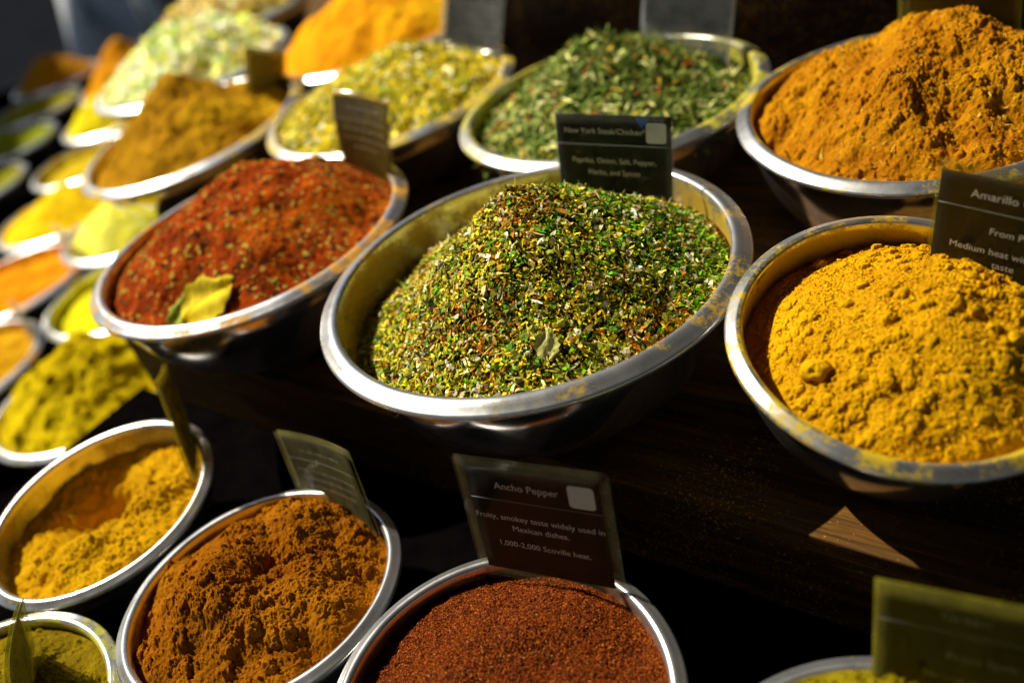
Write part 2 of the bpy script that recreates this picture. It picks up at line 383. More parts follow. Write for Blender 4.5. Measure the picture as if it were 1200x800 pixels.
def make_heap(b, mat, label, H, off=(0, 0), base=-0.02, tilt=(0, 0), pa=1.25, pb=1.15, bumps=(), n1=(0.004, 30, 5),
              clumps=0, crange=(0.0006, 0.003), nr=120, na=420, seed=1, name='spice_heap', cat='spice heap', stretch=(1, 1, 0), fine=0.0):
    """powder or flakes poured in a bowl: a height field that meets the bowl's wall"""
    r = np.linspace(0, 1, nr) ** 0.85; a = np.linspace(0, 2 * np.pi, na, endpoint=False)
    bx = lambda X, Y: base + tilt[0] * X + tilt[1] * Y
    Rm = b.wall(-(base)) * np.ones_like(a)
    for _ in range(6): Rm = b.wall(np.clip(-(bx(Rm * np.cos(a), Rm * np.sin(a))), 0.002, b.D * 0.97))
    Rm = Rm + 0.0002
    def surf(X, Y, detail=True):
        rad = float(np.mean(Rm))
        px, py = off
        dx, dy = X - px, Y - py; d = np.sqrt(dx * dx + dy * dy) + 1e-9
        ux, uy = dx / d, dy / d; pu = px * ux + py * uy
        T = -pu + np.sqrt(np.maximum(pu * pu - (px * px + py * py) + rad * rad, 1e-9))
        rho = np.clip(d / np.maximum(T, 1e-6), 0, 1)
        rho = np.clip(rho + 0.16 * fbm(X / rad, Y / rad, 1.7, 3, seed + 5) * (1 - rho) * rho * 4, 0, 1)
        Z = bx(X, Y) + H * (1 - rho ** pa) ** pb
        R0 = np.sqrt(X * X + Y * Y)
        edge = np.clip((rad - R0) / (0.12 * rad), 0, 1)
        for (gx, gy, amp, sg) in bumps:
            Z = Z + amp * np.exp(-((X - gx) ** 2 + (Y - gy) ** 2) / (2 * sg * sg)) * edge
        if detail:
            e2 = 0.25 + 0.75 * edge
            Z = Z + n1[0] * fbm(X, Y, n1[1], n1[2], seed, 0.55) * e2
            if fine: Z = Z + fine * fbm(X, Y, 800, 3, seed + 9, 0.7) * e2
        return Z
    Xg = np.outer(r, Rm * np.cos(a)); Yg = np.outer(r, Rm * np.sin(a))
    Z = surf(Xg, Yg)
    rs = np.random.RandomState(seed)
    if clumps:
        rad = float(np.mean(Rm)); X, Y, Zf = Xg.ravel(), Yg.ravel(), Z.ravel()
        order = np.argsort(X); Xs = X[order]
        add = np.zeros_like(Zf)
        for _ in range(clumps):
            q = math.sqrt(rs.rand()) * rad * 0.95; t = rs.rand() * 2 * math.pi
            cx, cy = q * math.cos(t), q * math.sin(t)
            if vnoise(np.array([cx * 38.0]), np.array([cy * 38.0]), seed + 3)[0] < rs.uniform(-0.45, 0.30): continue
            cr = crange[0] + (crange[1] - crange[0]) * rs.rand() ** 7
            lo, hi = np.searchsorted(Xs, cx - cr), np.searchsorted(Xs, cx + cr)
            asp = rs.uniform(0.65, 1.4); hk = rs.uniform(0.5, 1.0)
            ix = order[lo:hi]; yy = (Y[ix] - cy) * asp; ix = ix[np.abs(yy) < cr]
            if len(ix) == 0: continue
            d2 = ((X[ix] - cx) ** 2 + ((Y[ix] - cy) * asp) ** 2) / cr ** 2
            d2 = d2 * (1 + 2.0 * vnoise(X[ix] / cr * 1.7, Y[ix] / cr * 1.7, seed + 7)) + 0.5 * vnoise(X[ix] / cr * 4, Y[ix] / cr * 4, seed + 8) * d2
            k = d2 < 1; d2 = np.maximum(d2, 0); ix = ix[k]; hh = cr * hk * np.sqrt(1 - d2[k])
            add[ix] = np.maximum(add[ix], hh)
        if fine: add = add + (add > 0) * fine * 0.8 * fbm(X, Y, 1000, 3, seed + 11, 0.7)
        Z = (Zf + add).reshape(Z.shape)
    V = np.stack([Xg, Yg, Z], -1).reshape(-1, 3)
    i, j = np.meshgrid(np.arange(nr - 1), np.arange(na), indexing='ij'); i = i.ravel(); j = j.ravel()
    F = np.stack([i * na + j, (i + 1) * na + j, (i + 1) * na + (j + 1) % na, i * na + (j + 1) % na], 1)
    o = mesh_np(name, V, F, mat); o.matrix_world = b.M
    tag(o, label, cat, 'heaps of spice in steel bowls')
    o_s = Bowl(); o_s.obj = o; o_s.surf = surf; o_s.rad = float(np.mean(Rm)); o_s.b = b
    return o_s

def flakes(hp, mat, name, n, L, W, seed, curl=0.5, flat=0.6, lift=0.0006, dens=None, kind='stuff', mixed=None):
    """n small bent flakes lying at random on a heap's surface. L, W = (min,max) size; flat=1 lie along the surface"""
    rs = np.random.RandomState(seed)
    q = np.sqrt(rs.rand(n)) * hp.rad * 0.985; t = rs.rand(n) * 2 * np.pi
    X, Y = q * np.cos(t), q * np.sin(t)
    if dens is not None:
        k = rs.rand(n) < dens(X, Y); X, Y = X[k], Y[k]; n = len(X)
    Z = hp.surf(X, Y); e = 0.0015
    nx = -(hp.surf(X + e, Y, False) - hp.surf(X - e, Y, False)) / (2 * e); ny = -(hp.surf(X, Y + e, False) - hp.surf(X, Y - e, False)) / (2 * e)
    nn = np.stack([nx, ny, np.ones(n)], 1); nn += rs.normal(0, 1 - flat, (n, 3)); nn /= np.linalg.norm(nn, axis=1)[:, None]
    u = rs.normal(0, 1, (n, 3)); u -= (u * nn).sum(1)[:, None] * nn; u /= np.linalg.norm(u, axis=1)[:, None]
    v = np.cross(nn, u)
    pw = rs.rand(n) ** 2.2
    l = (L[0] + (L[1] - L[0]) * pw)[:, None] / 2; ww = (W[0] + (W[1] - W[0]) * rs.rand(n) ** 1.6)[:, None] / 2
    c = np.stack([X, Y, Z + lift * (0.3 + rs.rand(n))], 1)
    cu = (rs.normal(0, curl, n))[:, None] * l
    # 4 cross sections -> 8 verts: tapered bent strip
    secs = []
    for s, wf in ((-1, 0.35), (-0.35, 1.0), (0.4, 0.9), (1, 0.25)):
        mid = c + u * l * s + nn * cu * (s * s - 0.4)
        k = (rs.rand(n) * 0.5 + 0.75)[:, None] * wf
        up = nn * ww * 0.5 * (rs.rand(n)[:, None])
        secs += [mid - v * ww * k + up, mid + v * ww * k - up * 0.3]
    V = np.stack(secs, 1).reshape(-1, 3)
    b0 = (np.arange(n) * 8)[:, None]
    F = np.concatenate([b0 + np.array([[2 * i, 2 * i + 1, 2 * i + 3, 2 * i + 2]]) for i in range(3)], 0)
    rnd = np.repeat(rs.rand(n), 8); val = np.repeat(rs.rand(n), 8)
    if mixed is not None:
        rnd = np.repeat(np.clip(mixed(X, Y, rs.rand(n)), 0, 0.999), 8)
    o = mesh_np(name, V, F, mat, parent=hp.obj, smooth=False, attr={'rnd': rnd, 'val': val})
    tag(o, kind=kind)
    return o

# ------------------------------------------------------------------ signs
CARD = plain('black_card', (0.004, 0.005, 0.007), 0.7, 0.04, nscale=90, var=0.5)
WHITE = plain('white_sticker', (0.9, 0.9, 0.88), 0.6, 0.3, nscale=300, var=0.12)
INK = plain('white_print', (0.88, 0.88, 0.88), 0.6, 0.2, nscale=500, var=0.25)
DIM = plain('faded_print', (0.30, 0.30, 0.30), 0.7, 0.1, nscale=200, var=0.6)
RULE = plain('grey_rule', (0.22, 0.23, 0.24), 0.6, 0.2, nscale=500, var=0.3)
BLUE = plain('blue_mark', (0.02, 0.16, 0.8), 0.5, 0.3, nscale=300, var=0.1)

def sheet(w, h, x0, y0, zf, thick, bend, nx=14, ny=10):
    gx = np.linspace(x0, x0 + w, nx); gy = np.linspace(y0, y0 + h, ny)
    A, B = np.meshgrid(gx, gy, indexing='ij')
    V = []
    for s in (zf, zf - thick):
        V.append(np.stack([A, B, np.full_like(A, s)], -1).reshape(-1, 3))
    V = bend(np.concatenate(V)); n0 = nx * ny
    i, j = np.meshgrid(np.arange(nx - 1), np.arange(ny - 1), indexing='ij'); i = i.ravel(); j = j.ravel()
    f = np.stack([i * ny + j, (i + 1) * ny + j, (i + 1) * ny + j + 1, i * ny + j + 1], 1)
    g = f[:, ::-1] + n0
    side = []
    for k in range(nx - 1):
        side.append([k * ny, k * ny + n0, (k + 1) * ny + n0, (k + 1) * ny])
        side.append([(k + 1) * ny + ny - 1, (k + 1) * ny + ny - 1 + n0, k * ny + ny - 1 + n0, k * ny + ny - 1])
    for k in range(ny - 1):
        side.append([k + 1, k + 1 + n0, k + n0, k]); q = (nx - 1) * ny
        side.append([q + k, q + k + n0, q + k + 1 + n0, q + k + 1])
    return V, np.concatenate([f, g, np.array(side)])

def text_mesh(body, size, x, y, z, bend, align='CENTER', bold=0.0, name='lettering', mat=None, parent=None, spacing=1.0):
    cu = bpy.data.curves.new('t', 'FONT'); cu.body = body; cu.size = size; cu.align_x = align; cu.align_y = 'CENTER'
    cu.offset = bold; cu.resolution_u = 3; cu.space_line = spacing
    tmp = bpy.data.objects.new('t', cu); COL.objects.link(tmp)
    dg = bpy.context.evaluated_depsgraph_get()
    me = bpy.data.meshes.new_from_object(tmp.evaluated_get(dg))
    bpy.data.objects.remove(tmp); bpy.data.curves.remove(cu)
    n = len(me.vertices); co = np.zeros(n * 3); me.vertices.foreach_get('co', co); co = co.reshape(-1, 3)
    co += np.array([x, y, z]); co = bend(co)
    me.vertices.foreach_set('co', co.ravel()); me.name = name; me.materials.clear(); me.materials.append(mat or INK)
    o = bpy.data.objects.new(name, me); COL.objects.link(o); o.parent = parent
    return o

def smudge_lines(rows, w, z, bend, parent, seed, size=0.0032):
    """print too blurred to read in the photograph: rows of small worn strokes"""
    rs = random.Random(seed); V = []; F = []
    for (yc, frac) in rows:
        x = -w * frac / 2
        while x < w * frac / 2:
            for k in range(rs.randint(3, 8)):
                sw = size * rs.uniform(0.3, 0.5); sh = size * rs.uniform(0.55, 1.0)
                b = len(V); kx = rs.uniform(-0.2, 0.2) * size
                V += [(x, yc - sh / 2, z), (x + sw * 0.6, yc - sh / 2, z), (x + sw * 0.6 + kx, yc + sh / 2, z), (x + kx, yc + sh / 2, z)]
                F.append((b, b + 1, b + 2, b + 3)); x += sw * rs.uniform(1.1, 1.5)
                if x > w * frac / 2: break
            x += size * 0.55
    V = bend(np.array(V, float))
    return mesh_np('print', V, np.array(F), DIM, parent=parent, smooth=False)

def make_sign(px, py, pz, yaw, lean, spin, w, h, label, dust, dusty=0.25, bow=0.0, bowy=0.0, title=None, lines=None, tsize=0.0085, lsize=0.0066,
              square=False, border=0.006, blur=None, group='printed spice cards in plastic sleeves', clear_bottom=0.0, card=True, blue=False, tx=0.0, title_y=None,
              flap=0.0, twist=0.0, card_mat=None, rule=True, ly=None):
    y, l, s = (math.radians(v) for v in (yaw, lean, spin))
    n = Vector((math.cos(y), math.sin(y), 0)); r = Vector((-math.sin(y), math.cos(y), 0)); u = Vector((0, 0, 1))
    n2 = n * math.cos(l) + u * math.sin(l); u2 = u * math.cos(l) - n * math.sin(l)
    r2 = r * math.cos(s) + u2 * math.sin(s); u3 = u2 * math.cos(s) - r * math.sin(s)
    root = empty('spice_sign', (0, 0, 0))
    M = Matrix(((r2.x, u3.x, n2.x), (r2.y, u3.y, n2.y), (r2.z, u3.z, n2.z))).to_4x4(); M.translation = Vector((px, py, EYE + pz))
    root.matrix_world = M
    tag(root, label, 'sign', group)
    def bend(V):
        V = V.copy(); a = V[:, 0] / (w / 2); b = V[:, 1] / h
        V[:, 2] += bow * (1 - a * a) + bowy * (b * (1 - b) * 4) + twist * a * b
        return V
    if card:
        cb = border + clear_bottom
        V, F = sheet(w - 2 * border, h - border - cb - flap, -w / 2 + border, cb, 0, 0.0005, bend)
        mesh_np('card', V, F, card_mat or CARD, parent=root)
        top = h - border - flap; hh = top - cb
        if rule:
            V, F = sheet(w - 2 * border - 0.001, 0.0005, -w / 2 + border + 0.0005, top - hh * 0.30, 0.0003, 0.0002, bend, 14, 2)
            mesh_np('rule_line', V, F, RULE, parent=root)
        if title: text_mesh(title, tsize, tx, title_y if title_y is not None else top - hh * 0.16, 0.0004, bend, bold=0.0, parent=root, name='title')
        if lines:
            for k, (yy, tt, *lx) in enumerate(lines):
                text_mesh(tt, lsize, lx[0] if lx else 0, top - hh * yy, 0.0004, bend, parent=root, name='lettering')
        if blur: smudge_lines([(top - hh * a, f) for a, f in blur], w - 2 * border, 0.0004, bend, root, int(abs(px) * 1000))
        if square:
            qs = hh * 0.20; x1 = w / 2 - border - 0.0035
            xs = np.array([(x1 - qs, top - hh * 0.26), (x1, top - hh * 0.26), (x1, top - hh * 0.26 + qs), (x1 - qs, top - hh * 0.26 + qs)])
            c = xs.mean(0); ring = []
            for i in range(4):
                for a in range(0, 91, 30):
                    cc = xs[i] + (c - xs[i]) * 0.3; an = math.radians(180 + 90 * i + a)
                    ring.append((cc[0] + qs * 0.15 * math.cos(an), cc[1] + qs * 0.15 * math.sin(an), 0.0006))
            V = bend(np.array(ring + [(c[0], c[1], 0.0006)])); K = len(ring)
            mesh_np('white_square', V, np.array([[i, (i + 1) % K, K] for i in range(K)]), WHITE, parent=root, smooth=False)
        if blue:
            V = bend(np.array([(0.018, top - 0.001, 0.0007), (0.030, top - 0.001, 0.0007), (0.027, top - 0.005, 0.0007), (0.0235, top - 0.009, 0.0007)]))
            mesh_np('blue_mark', V, np.array([[0, 1, 2], [0, 2, 3]]), BLUE, parent=root, smooth=False)
    sm = sleeve_mat('sleeve_' + label[:14].replace(' ', '_'), dust, dusty)
    V, F = sheet(w, h, -w / 2, 0, 0.0016, 0.0003, bend); mesh_np('sleeve', V, F, sm, parent=root)
    sm2 = sleeve_mat('sleeveback_' + label[:14].replace(' ', '_'), dust, min(0.75, dusty * 2.2))
    V, F = sheet(w + 0.0006, h, -w / 2 - 0.0003, 0, -0.0014, 0.0003, bend); mesh_np('sleeve_back', V, F, sm2, parent=root)
    return root

# ------------------------------------------------------------------ leaves, lumps
def make_leaf(b, hp, x, y, L, W, ang, label, col, vein, seed=0, lift=0.004, tiltv=(0.1, 0.1), broken=0.0, name='bay_leaf', cat='bay leaf', wav=0.12):
    rs = np.random.RandomState(seed); nx, ny = 30, 15
    s = np.linspace(0, 1 - broken, nx); t = np.linspace(-1, 1, ny)
    A, B = np.meshgrid(s, t, indexing='ij')
    wd = W / 2 * np.sin(np.pi * np.clip(A, 0, 1) ** 0.85) ** 0.8 * (1 + 0.10 * np.sin(A * 23 + seed) * (B > 0) + 0.08 * np.sin(A * 31 + 2 + seed) * (B < 0))
    X = L * (A - 0.5) + 0.0; Y = B * wd
    if broken: X = X + 0.09 * L * (A > (1 - broken) * 0.93) * np.sin(B * 9 + seed)
    Z = 0.12 * np.abs(Y) + wav * L * 0.5 * np.sin(A * 4.2 + seed) * 0.5 + 0.03 * L * np.sin(B * 5 + A * 7 + seed)
    vn = np.exp(-(B * wd / (W * 0.02)) ** 2) + 0.6 * np.exp(-((np.sin((A * 9 - np.abs(B) * 2.2) * np.pi)) / 0.22) ** 2) * (np.abs(B) < 0.9)
    c, sn = math.cos(ang), math.sin(ang)
    V = np.stack([X * c - Y * sn, X * sn + Y * c, Z + tiltv[0] * X + tiltv[1] * Y], -1).reshape(-1, 3)
    top = V.copy(); bot = V.copy(); bot[:, 2] -= 0.00025
    n0 = nx * ny
    i, j = np.meshgrid(np.arange(nx - 1), np.arange(ny - 1), indexing='ij'); i = i.ravel(); j = j.ravel()
    f = np.stack([i * ny + j, (i + 1) * ny + j, (i + 1) * ny + j + 1, i * ny + j + 1], 1)
    F = np.concatenate([f, f[:, ::-1] + n0])
    mt, n, bb = newmat('leaf_' + str(seed))
    at = n.nodes.new('ShaderNodeAttribute'); at.attribute_name = 'vein'
    tc = n.nodes.new('ShaderNodeTexCoord').outputs['Object']; nz = noise_node(n, 160, 5, 0.7, tc)
    cc = mixc(n, nz.outputs['Fac'], col, tuple(k * 0.6 for k in col))
    wv = n.nodes.new('ShaderNodeBump'); wv.inputs['Strength'].default_value = 0.8; wv.inputs['Distance'].default_value = 0.0012
    n.links.new(nz.outputs['Fac'], wv.inputs['Height']); n.links.new(wv.outputs[0], bb.inputs['Normal'])
    n.links.new(mixc(n, at.outputs['Fac'], cc, vein), bb.inputs['Base Color'])
    bb.inputs['Roughness'].default_value = 0.8; bb.inputs['Specular IOR Level'].default_value = 0.1
    z = float(hp.surf(np.array([x]), np.array([y]))[0])
    o = mesh_np(name, np.concatenate([top, bot]), F, mt, attr={'vein': np.tile(np.clip(vn, 0, 1).ravel(), 2)})
    o.matrix_world = b.M @ Matrix.Translation((x, y, z + lift))
    # lay it on the slope
    e = 0.006
    gx = float(hp.surf(np.array([x + e]), np.array([y]), False)[0] - hp.surf(np.array([x - e]), np.array([y]), False)[0]) / (2 * e)
    gy = float(hp.surf(np.array([x]), np.array([y + e]), False)[0] - hp.surf(np.array([x]), np.array([y - e]), False)[0]) / (2 * e)
    nn = Vector((-gx, -gy, 1)).normalized(); q = Vector((0, 0, 1)).rotation_difference(nn)
    o.matrix_world = b.M @ Matrix.Translation((x, y, z + lift)) @ q.to_matrix().to_4x4()
    tag(o, label, cat)
    return o

def make_lump(b, hp, x, y, r, label, mat, seed, sq=(1, 0.85, 0.8), group=None, sink=0.35):
    nu, nv = 60, 36
    u = np.linspace(0, 2 * np.pi, nu, endpoint=False); v = np.linspace(0.02, np.pi - 0.02, nv)
    A, B = np.meshgrid(u, v, indexing='ij')
    D = np.stack([np.cos(A) * np.sin(B), np.sin(A) * np.sin(B), np.cos(B)], -1)
    k = 1 + 0.30 * vnoise(D[..., 0] * 1.8 + seed, D[..., 1] * 1.8 + D[..., 2] * 1.3, seed) * 1.2 + 0.16 * fbm(D[..., 0] * 1.5 + D[..., 2], D[..., 1] * 1.5 - D[..., 2], 3.2, 4, seed)
    V = (D * (k * r)[..., None] * np.array(sq)).reshape(-1, 3)
    i, j = np.meshgrid(np.arange(nu), np.arange(nv - 1), indexing='ij'); i = i.ravel(); j = j.ravel()
    F = np.stack([i * nv + j, i * nv + j + 1, ((i + 1) % nu) * nv + j + 1, ((i + 1) % nu) * nv + j], 1)
    z = float(hp.surf(np.array([x]), np.array([y]))[0])
    caps = []
    V = np.concatenate([V, [[0, 0, r * sq[2]], [0, 0, -r * sq[2]]]])
    T = np.array([[ii * nv, ((ii + 1) % nu) * nv, nu * nv] for ii in range(nu)] + [[ii * nv + nv - 1, nu * nv + 1, ((ii + 1) % nu) * nv + nv - 1] for ii in range(nu)])
    o = mesh_np('powder_lump', V, [F, T], mat)
    o.matrix_world = b.M @ Matrix.Translation((x, y, z + r * sq[2] * (1 - 2 * sink)))
    tag(o, label, 'lump of powder', group)
    return o

# ------------------------------------------------------------------ bowls, heaps and signs, one by one
LEAF_C = (-0.008, -0.105)
RED_LEAVES = [(-0.030, -0.106, 0.056, 0.044, 0.35, (0.78, 0.58, 0.012)), (-0.055, -0.104, 0.042, 0.022, 1.1, (0.30, 0.34, 0.03))]
AM_LUMPS = [(-0.060, -0.010, 0.0085), (-0.072, -0.024, 0.0048), (-0.012, 0.080, 0.0045), (-0.020, -0.090, 0.005), (-0.012, 0.033, 0.0036)]
# ---------------- middle row, upper shelf
# herb mix, the sharp bowl in the centre
b = make_bowl(0.028, 0.556, 0.328, 0.158, 0.108, 'wide steel bowl of green herb mix in the middle of the shelf', (0.42, 0.27, 0.03), 0.62, 0.24, 1.1, -0.7, seg=260)
soil = powder('herb_soil', (0.035, 0.03, 0.006), (0.07, 0.03, 0.006), bump=1.0, fine=700)
hp = make_heap(b, soil, 'peaked mound of green, cream and rust herb flakes in the central bowl', 0.087, (0.003, -0.004), -0.026, (0.06, -0.04), 1.12, 1.28,
               bumps=((0.09, 0.0, 0.006, 0.035), (0.0, -0.07, 0.010, 0.04)), n1=(0.006, 26, 5), seed=3, nr=120, na=420)
herb = flake_mat('herb_flakes', [(0, (0.02, 0.022, 0.004)), (0.24, (0.24, 0.25, 0.01)), (0.36, (0.16, 0.42, 0.008)), (0.46, (0.74, 0.66, 0.02)), (0.66, (0.46, 0.14, 0.008)),
                                 (0.74, (0.84, 0.56, 0.02)), (0.86, (0.90, 0.78, 0.10)), (0.95, (0.92, 0.86, 0.45))])
def rs01(X, Y): return vnoise(X * 90, Y * 90, 5) + 0.5
def herbmix(X, Y, r):
    rust = (fbm(X, Y, 16, 3, 77) > 0.30) | ((X - 0.005) ** 2 + (Y + 0.012) ** 2 < 0.026 ** 2 * (0.6 + rs01(X, Y)))
    green = fbm(X, Y, 20, 3, 41) > 0.15
    r = np.where(rust & (r > 0.38) & (r < 0.66), 0.67 + 0.08 * r, r)
    return np.where(green & (r > 0.62) & (r < 0.8), 0.40, r)
flakes(hp, herb, 'herb_flakes', 34000, (0.0012, 0.0095), (0.0008, 0.0025), 11, curl=0.5, flat=0.62, lift=0.0012, mixed=herbmix)
big = flake_mat('onion_flakes', [(0, (0.75, 0.66, 0.38)), (0.35, (0.66, 0.47, 0.12)), (0.6, (0.55, 0.25, 0.03)), (0.75, (0.8, 0.76, 0.6)), (0.9, (0.12, 0.34, 0.03))])
flakes(hp, big, 'onion_flakes', 900, (0.004, 0.013), (0.0018, 0.0042), 12, curl=0.7, flat=0.7, lift=0.002)
stem = flake_mat('herb_stems', [(0, (0.80, 0.66, 0.22)), (0.5, (0.62, 0.48, 0.08)), (0.8, (0.35, 0.30, 0.03))])
flakes(hp, stem, 'herb_stems', 700, (0.006, 0.016), (0.0005, 0.0010), 13, curl=0.25, flat=0.75, lift=0.0022)
bits = flake_mat('leaf_bits', [(0, (0.10, 0.12, 0.015)), (0.4, (0.26, 0.27, 0.03)), (0.75, (0.14, 0.30, 0.02))])
flakes(hp, bits, 'leaf_bits', 2200, (0.005, 0.011), (0.0018, 0.0042), 14, curl=0.5, flat=0.65, lift=0.0014)
HERB_B, HERB_H = b, hp
x, y = LEAF_C
make_leaf(b, hp, x, y, 0.021, 0.016, 1.25, 'small pale bay leaf lying on the front slope of the green herb mound', (0.56, 0.52, 0.13), (0.75, 0.72, 0.34), seed=4, lift=0.0045, broken=0.12)
make_sign(0.1104, 0.618, -0.344, -125.3, 8.7, -5.5, 0.094, 0.080, 'black card reading New York Steak/Chicken standing behind the green herb mound', (0.30, 0.30, 0.28), 0.04,
          title='New York Steak/Chicken*', lines=[(0.46, 'Paprika, Onion, Salt, Pepper,'), (0.58, 'Herbs, and Spices')], tsize=0.0061, lsize=0.0059, square=True, border=0.0012, blue=True, tx=-0.0065)

# red rub
b = make_bowl(-0.201, 0.781, 0.333, 0.155, 0.104, 'steel bowl of rust red rub left of the herb bowl', (0.62, 0.30, 0.03), 0.5, 0.40, 0.1, -0.3, seg=200)
redm = powder('red_rub', (0.40, 0.050, 0.003), (0.13, 0.014, 0.002), (0.50, 0.10, 0.004), 0.6, 900, 200, speck=[(330, 0.93, (0.40, 0.30, 0.04)), (260, 0.95, (0.05, 0.02, 0.008))])
hp = make_heap(b, redm, 'rust red spice mound specked with seeds and bay leaves', 0.062, (0.012, 0.035), -0.013, (0.0, 0.05), 1.35, 1.1,
               bumps=((0.07, 0.01, 0.012, 0.03), (-0.06, -0.03, 0.012, 0.035), (0.02, -0.06, 0.01, 0.03)), n1=(0.010, 22, 5), clumps=300, crange=(0.001, 0.004), seed=8, nr=170, na=560)
fm = flake_mat('rub_seeds', [(0, (0.45, 0.33, 0.03)), (0.35, (0.20, 0.05, 0.01)), (0.6, (0.10, 0.09, 0.02)), (0.8, (0.55, 0.18, 0.01))])
flakes(hp, fm, 'rub_seeds', 1100, (0.0015, 0.006), (0.001, 0.003), 21, curl=0.5, flat=0.6, lift=0.001)
for k, (lx, ly, L, W, an, col) in enumerate(RED_LEAVES):
    make_leaf(b, hp, lx, ly, L, W, an, ['large yellow bay leaf near the front lip of the red rub bowl', 'green bay leaf half buried beside the yellow one in the red rub', 'brown bay leaf on the far right of the red rub mound'][k],
              col, tuple(min(1, c * 1.3) for c in col), seed=31 + k, lift=0.006, tiltv=(0.15, 0.1), broken=0.05)
make_sign(-0.083, 0.833, -0.339, -147.1, 14.2, -2.4, 0.092, 0.082, 'black card spotted with yellow powder standing in the red rub bowl', (0.45, 0.28, 0.03), 0.13, bow=-0.006, bowy=0.004,
          blur=[(0.14, 0.6), (0.42, 0.8), (0.54, 0.85), (0.66, 0.5)], border=0.0045, twist=-0.004)

# amarillo
b = make_bowl(0.216, 0.379, 0.342, 0.1015, 0.088, 'steel bowl with thick yellow dust on its lip, right end of the shelf', (0.50, 0.34, 0.01), 0.85, 0.45, 4.6, -12.4, seg=260)
am = powder('amarillo_powder', (0.62, 0.305, 0.006), (0.46, 0.195, 0.005), (0.66, 0.34, 0.008), 0.45, 2600, 1100)
hp = make_heap(b, am, 'mound of golden yellow crumbly powder in the right hand bowl', 0.039, (0.020, 0.000), -0.017, (0.07, -0.05), 1.6, 1.05,
               bumps=((0.0, -0.04, 0.006, 0.025),), n1=(0.005, 20, 3), clumps=4200, crange=(0.0004, 0.0044), seed=15, nr=330, na=1100, fine=0.0006)
lm = powder('amarillo_lump', (0.68, 0.35, 0.010), (0.56, 0.25, 0.008), None, 0.5, 2200, 420)
for k, (lx, ly, r) in enumerate(AM_LUMPS):
    make_lump(b, hp, lx, ly, r, ['big round yellow lump near the left lip of the golden powder bowl', 'small lump touching the big yellow lump', 'yellow lump on the upper left edge of the golden powder',
                                 'yellow lump near the front lip of the golden powder', 'lump high on the left slope of the golden powder'][k], lm, 50 + k)
cr_ = flake_mat('crumbs', [(0, (0.60, 0.31, 0.004)), (0.6, (0.50, 0.23, 0.004))], trans=0.0)
flakes(hp, cr_, 'crumbs', 9000, (0.0006, 0.0022), (0.0006, 0.0018), 17, curl=0.3, flat=0.25, lift=0.0005)
AMB, AMH = b, hp
make_sign(0.283, 0.388, -0.349, -143.3, 0.2, -5.7, 0.097, 0.079, 'dusty black card reading Amarillo Chi behind the golden yellow powder', (0.42, 0.30, 0.02), 0.05,
          title='Amarillo Chile', lines=[(0.47, 'From Peru', -0.003), (0.66, 'Medium heat with a fruity', -0.0045), (0.78, 'taste', -0.006)], tsize=0.0072, lsize=0.0062, border=0.0020, tx=-0.008, flap=0.004)

# ---------------- rear row on the same shelf
b = make_bowl(0.359, 0.618, 0.331, 0.136, 0.107, 'steel bowl heaped with orange brown chilli powder, far right', (0.50, 0.36, 0.02), 0.6, 0.32, 0.9, -3.1, seg=200)
om = powder('orange_brown', (0.52, 0.20, 0.010), (0.38, 0.12, 0.007), (0.58, 0.25, 0.012), 0.8, 1300, 240)
hp = make_heap(b, om, 'tall orange brown powder mound with straw coloured bits', 0.059, (0.035, 0.01), -0.012, (0.04, 0.02), 1.55, 1.0,
               bumps=((-0.05, -0.03, 0.010, 0.03), (0.05, -0.05, 0.012, 0.03), (-0.02, 0.03, -0.006, 0.02)), n1=(0.013, 26, 6), clumps=5000, crange=(0.0006, 0.005), seed=23, nr=220, na=700, fine=0.0012)
sm_ = flake_mat('straw_bits', [(0, (0.55, 0.38, 0.05)), (0.5, (0.42, 0.25, 0.03)), (0.85, (0.45, 0.10, 0.01))])
flakes(hp, sm_, 'straw_bits', 900, (0.003, 0.010), (0.0005, 0.0011), 31, curl=0.4, flat=0.6, lift=0.001)
make_sign(0.432, 0.680, -0.335, -140.4, -11.8, -3.6, 0.093, 0.095, 'olive tinted card behind the orange brown chilli mound', (0.14, 0.14, 0.02), 0.4, card_mat=plain('olive_card', (0.04, 0.045, 0.012), 0.7, 0.2))

b = make_bowl(0.168, 0.838, 0.337, 0.155, 0.10, 'steel bowl of leafy green rosemary mix in the rear row', (0.50, 0.44, 0.04), 0.55, 0.45, 0.8, 0.2, seg=180)
gs = powder('green_soil', (0.07, 0.09, 0.02), (0.12, 0.12, 0.03), bump=1.0, fine=500)
hp = make_heap(b, gs, 'mound of long green rosemary leaves with red and cream pieces', 0.062, (0.0, 0.02), -0.019, (0, 0.02), 1.5, 1.0, n1=(0.008, 24, 4), seed=31, nr=90, na=300)
gm_ = flake_mat('rosemary', [(0, (0.05, 0.085, 0.012)), (0.40, (0.15, 0.22, 0.03)), (0.64, (0.40, 0.47, 0.10)), (0.83, (0.85, 0.80, 0.32)), (0.92, (0.55, 0.36, 0.03)), (0.965, (0.5, 0.08, 0.02))])
flakes(hp, gm_, 'rosemary_leaves', 4200, (0.014, 0.036), (0.0016, 0.0036), 41, curl=0.3, flat=0.6, lift=0.002)
make_sign(0.256, 0.870, -0.340, -134.7, 10.8, -9.0, 0.100, 0.094, 'clear plastic sleeve with a black card at its top in the green rosemary bowl', (0.5, 0.52, 0.55), 0.14, clear_bottom=0.030, border=0.003, blur=[(0.2, 0.6), (0.45, 0.7)])

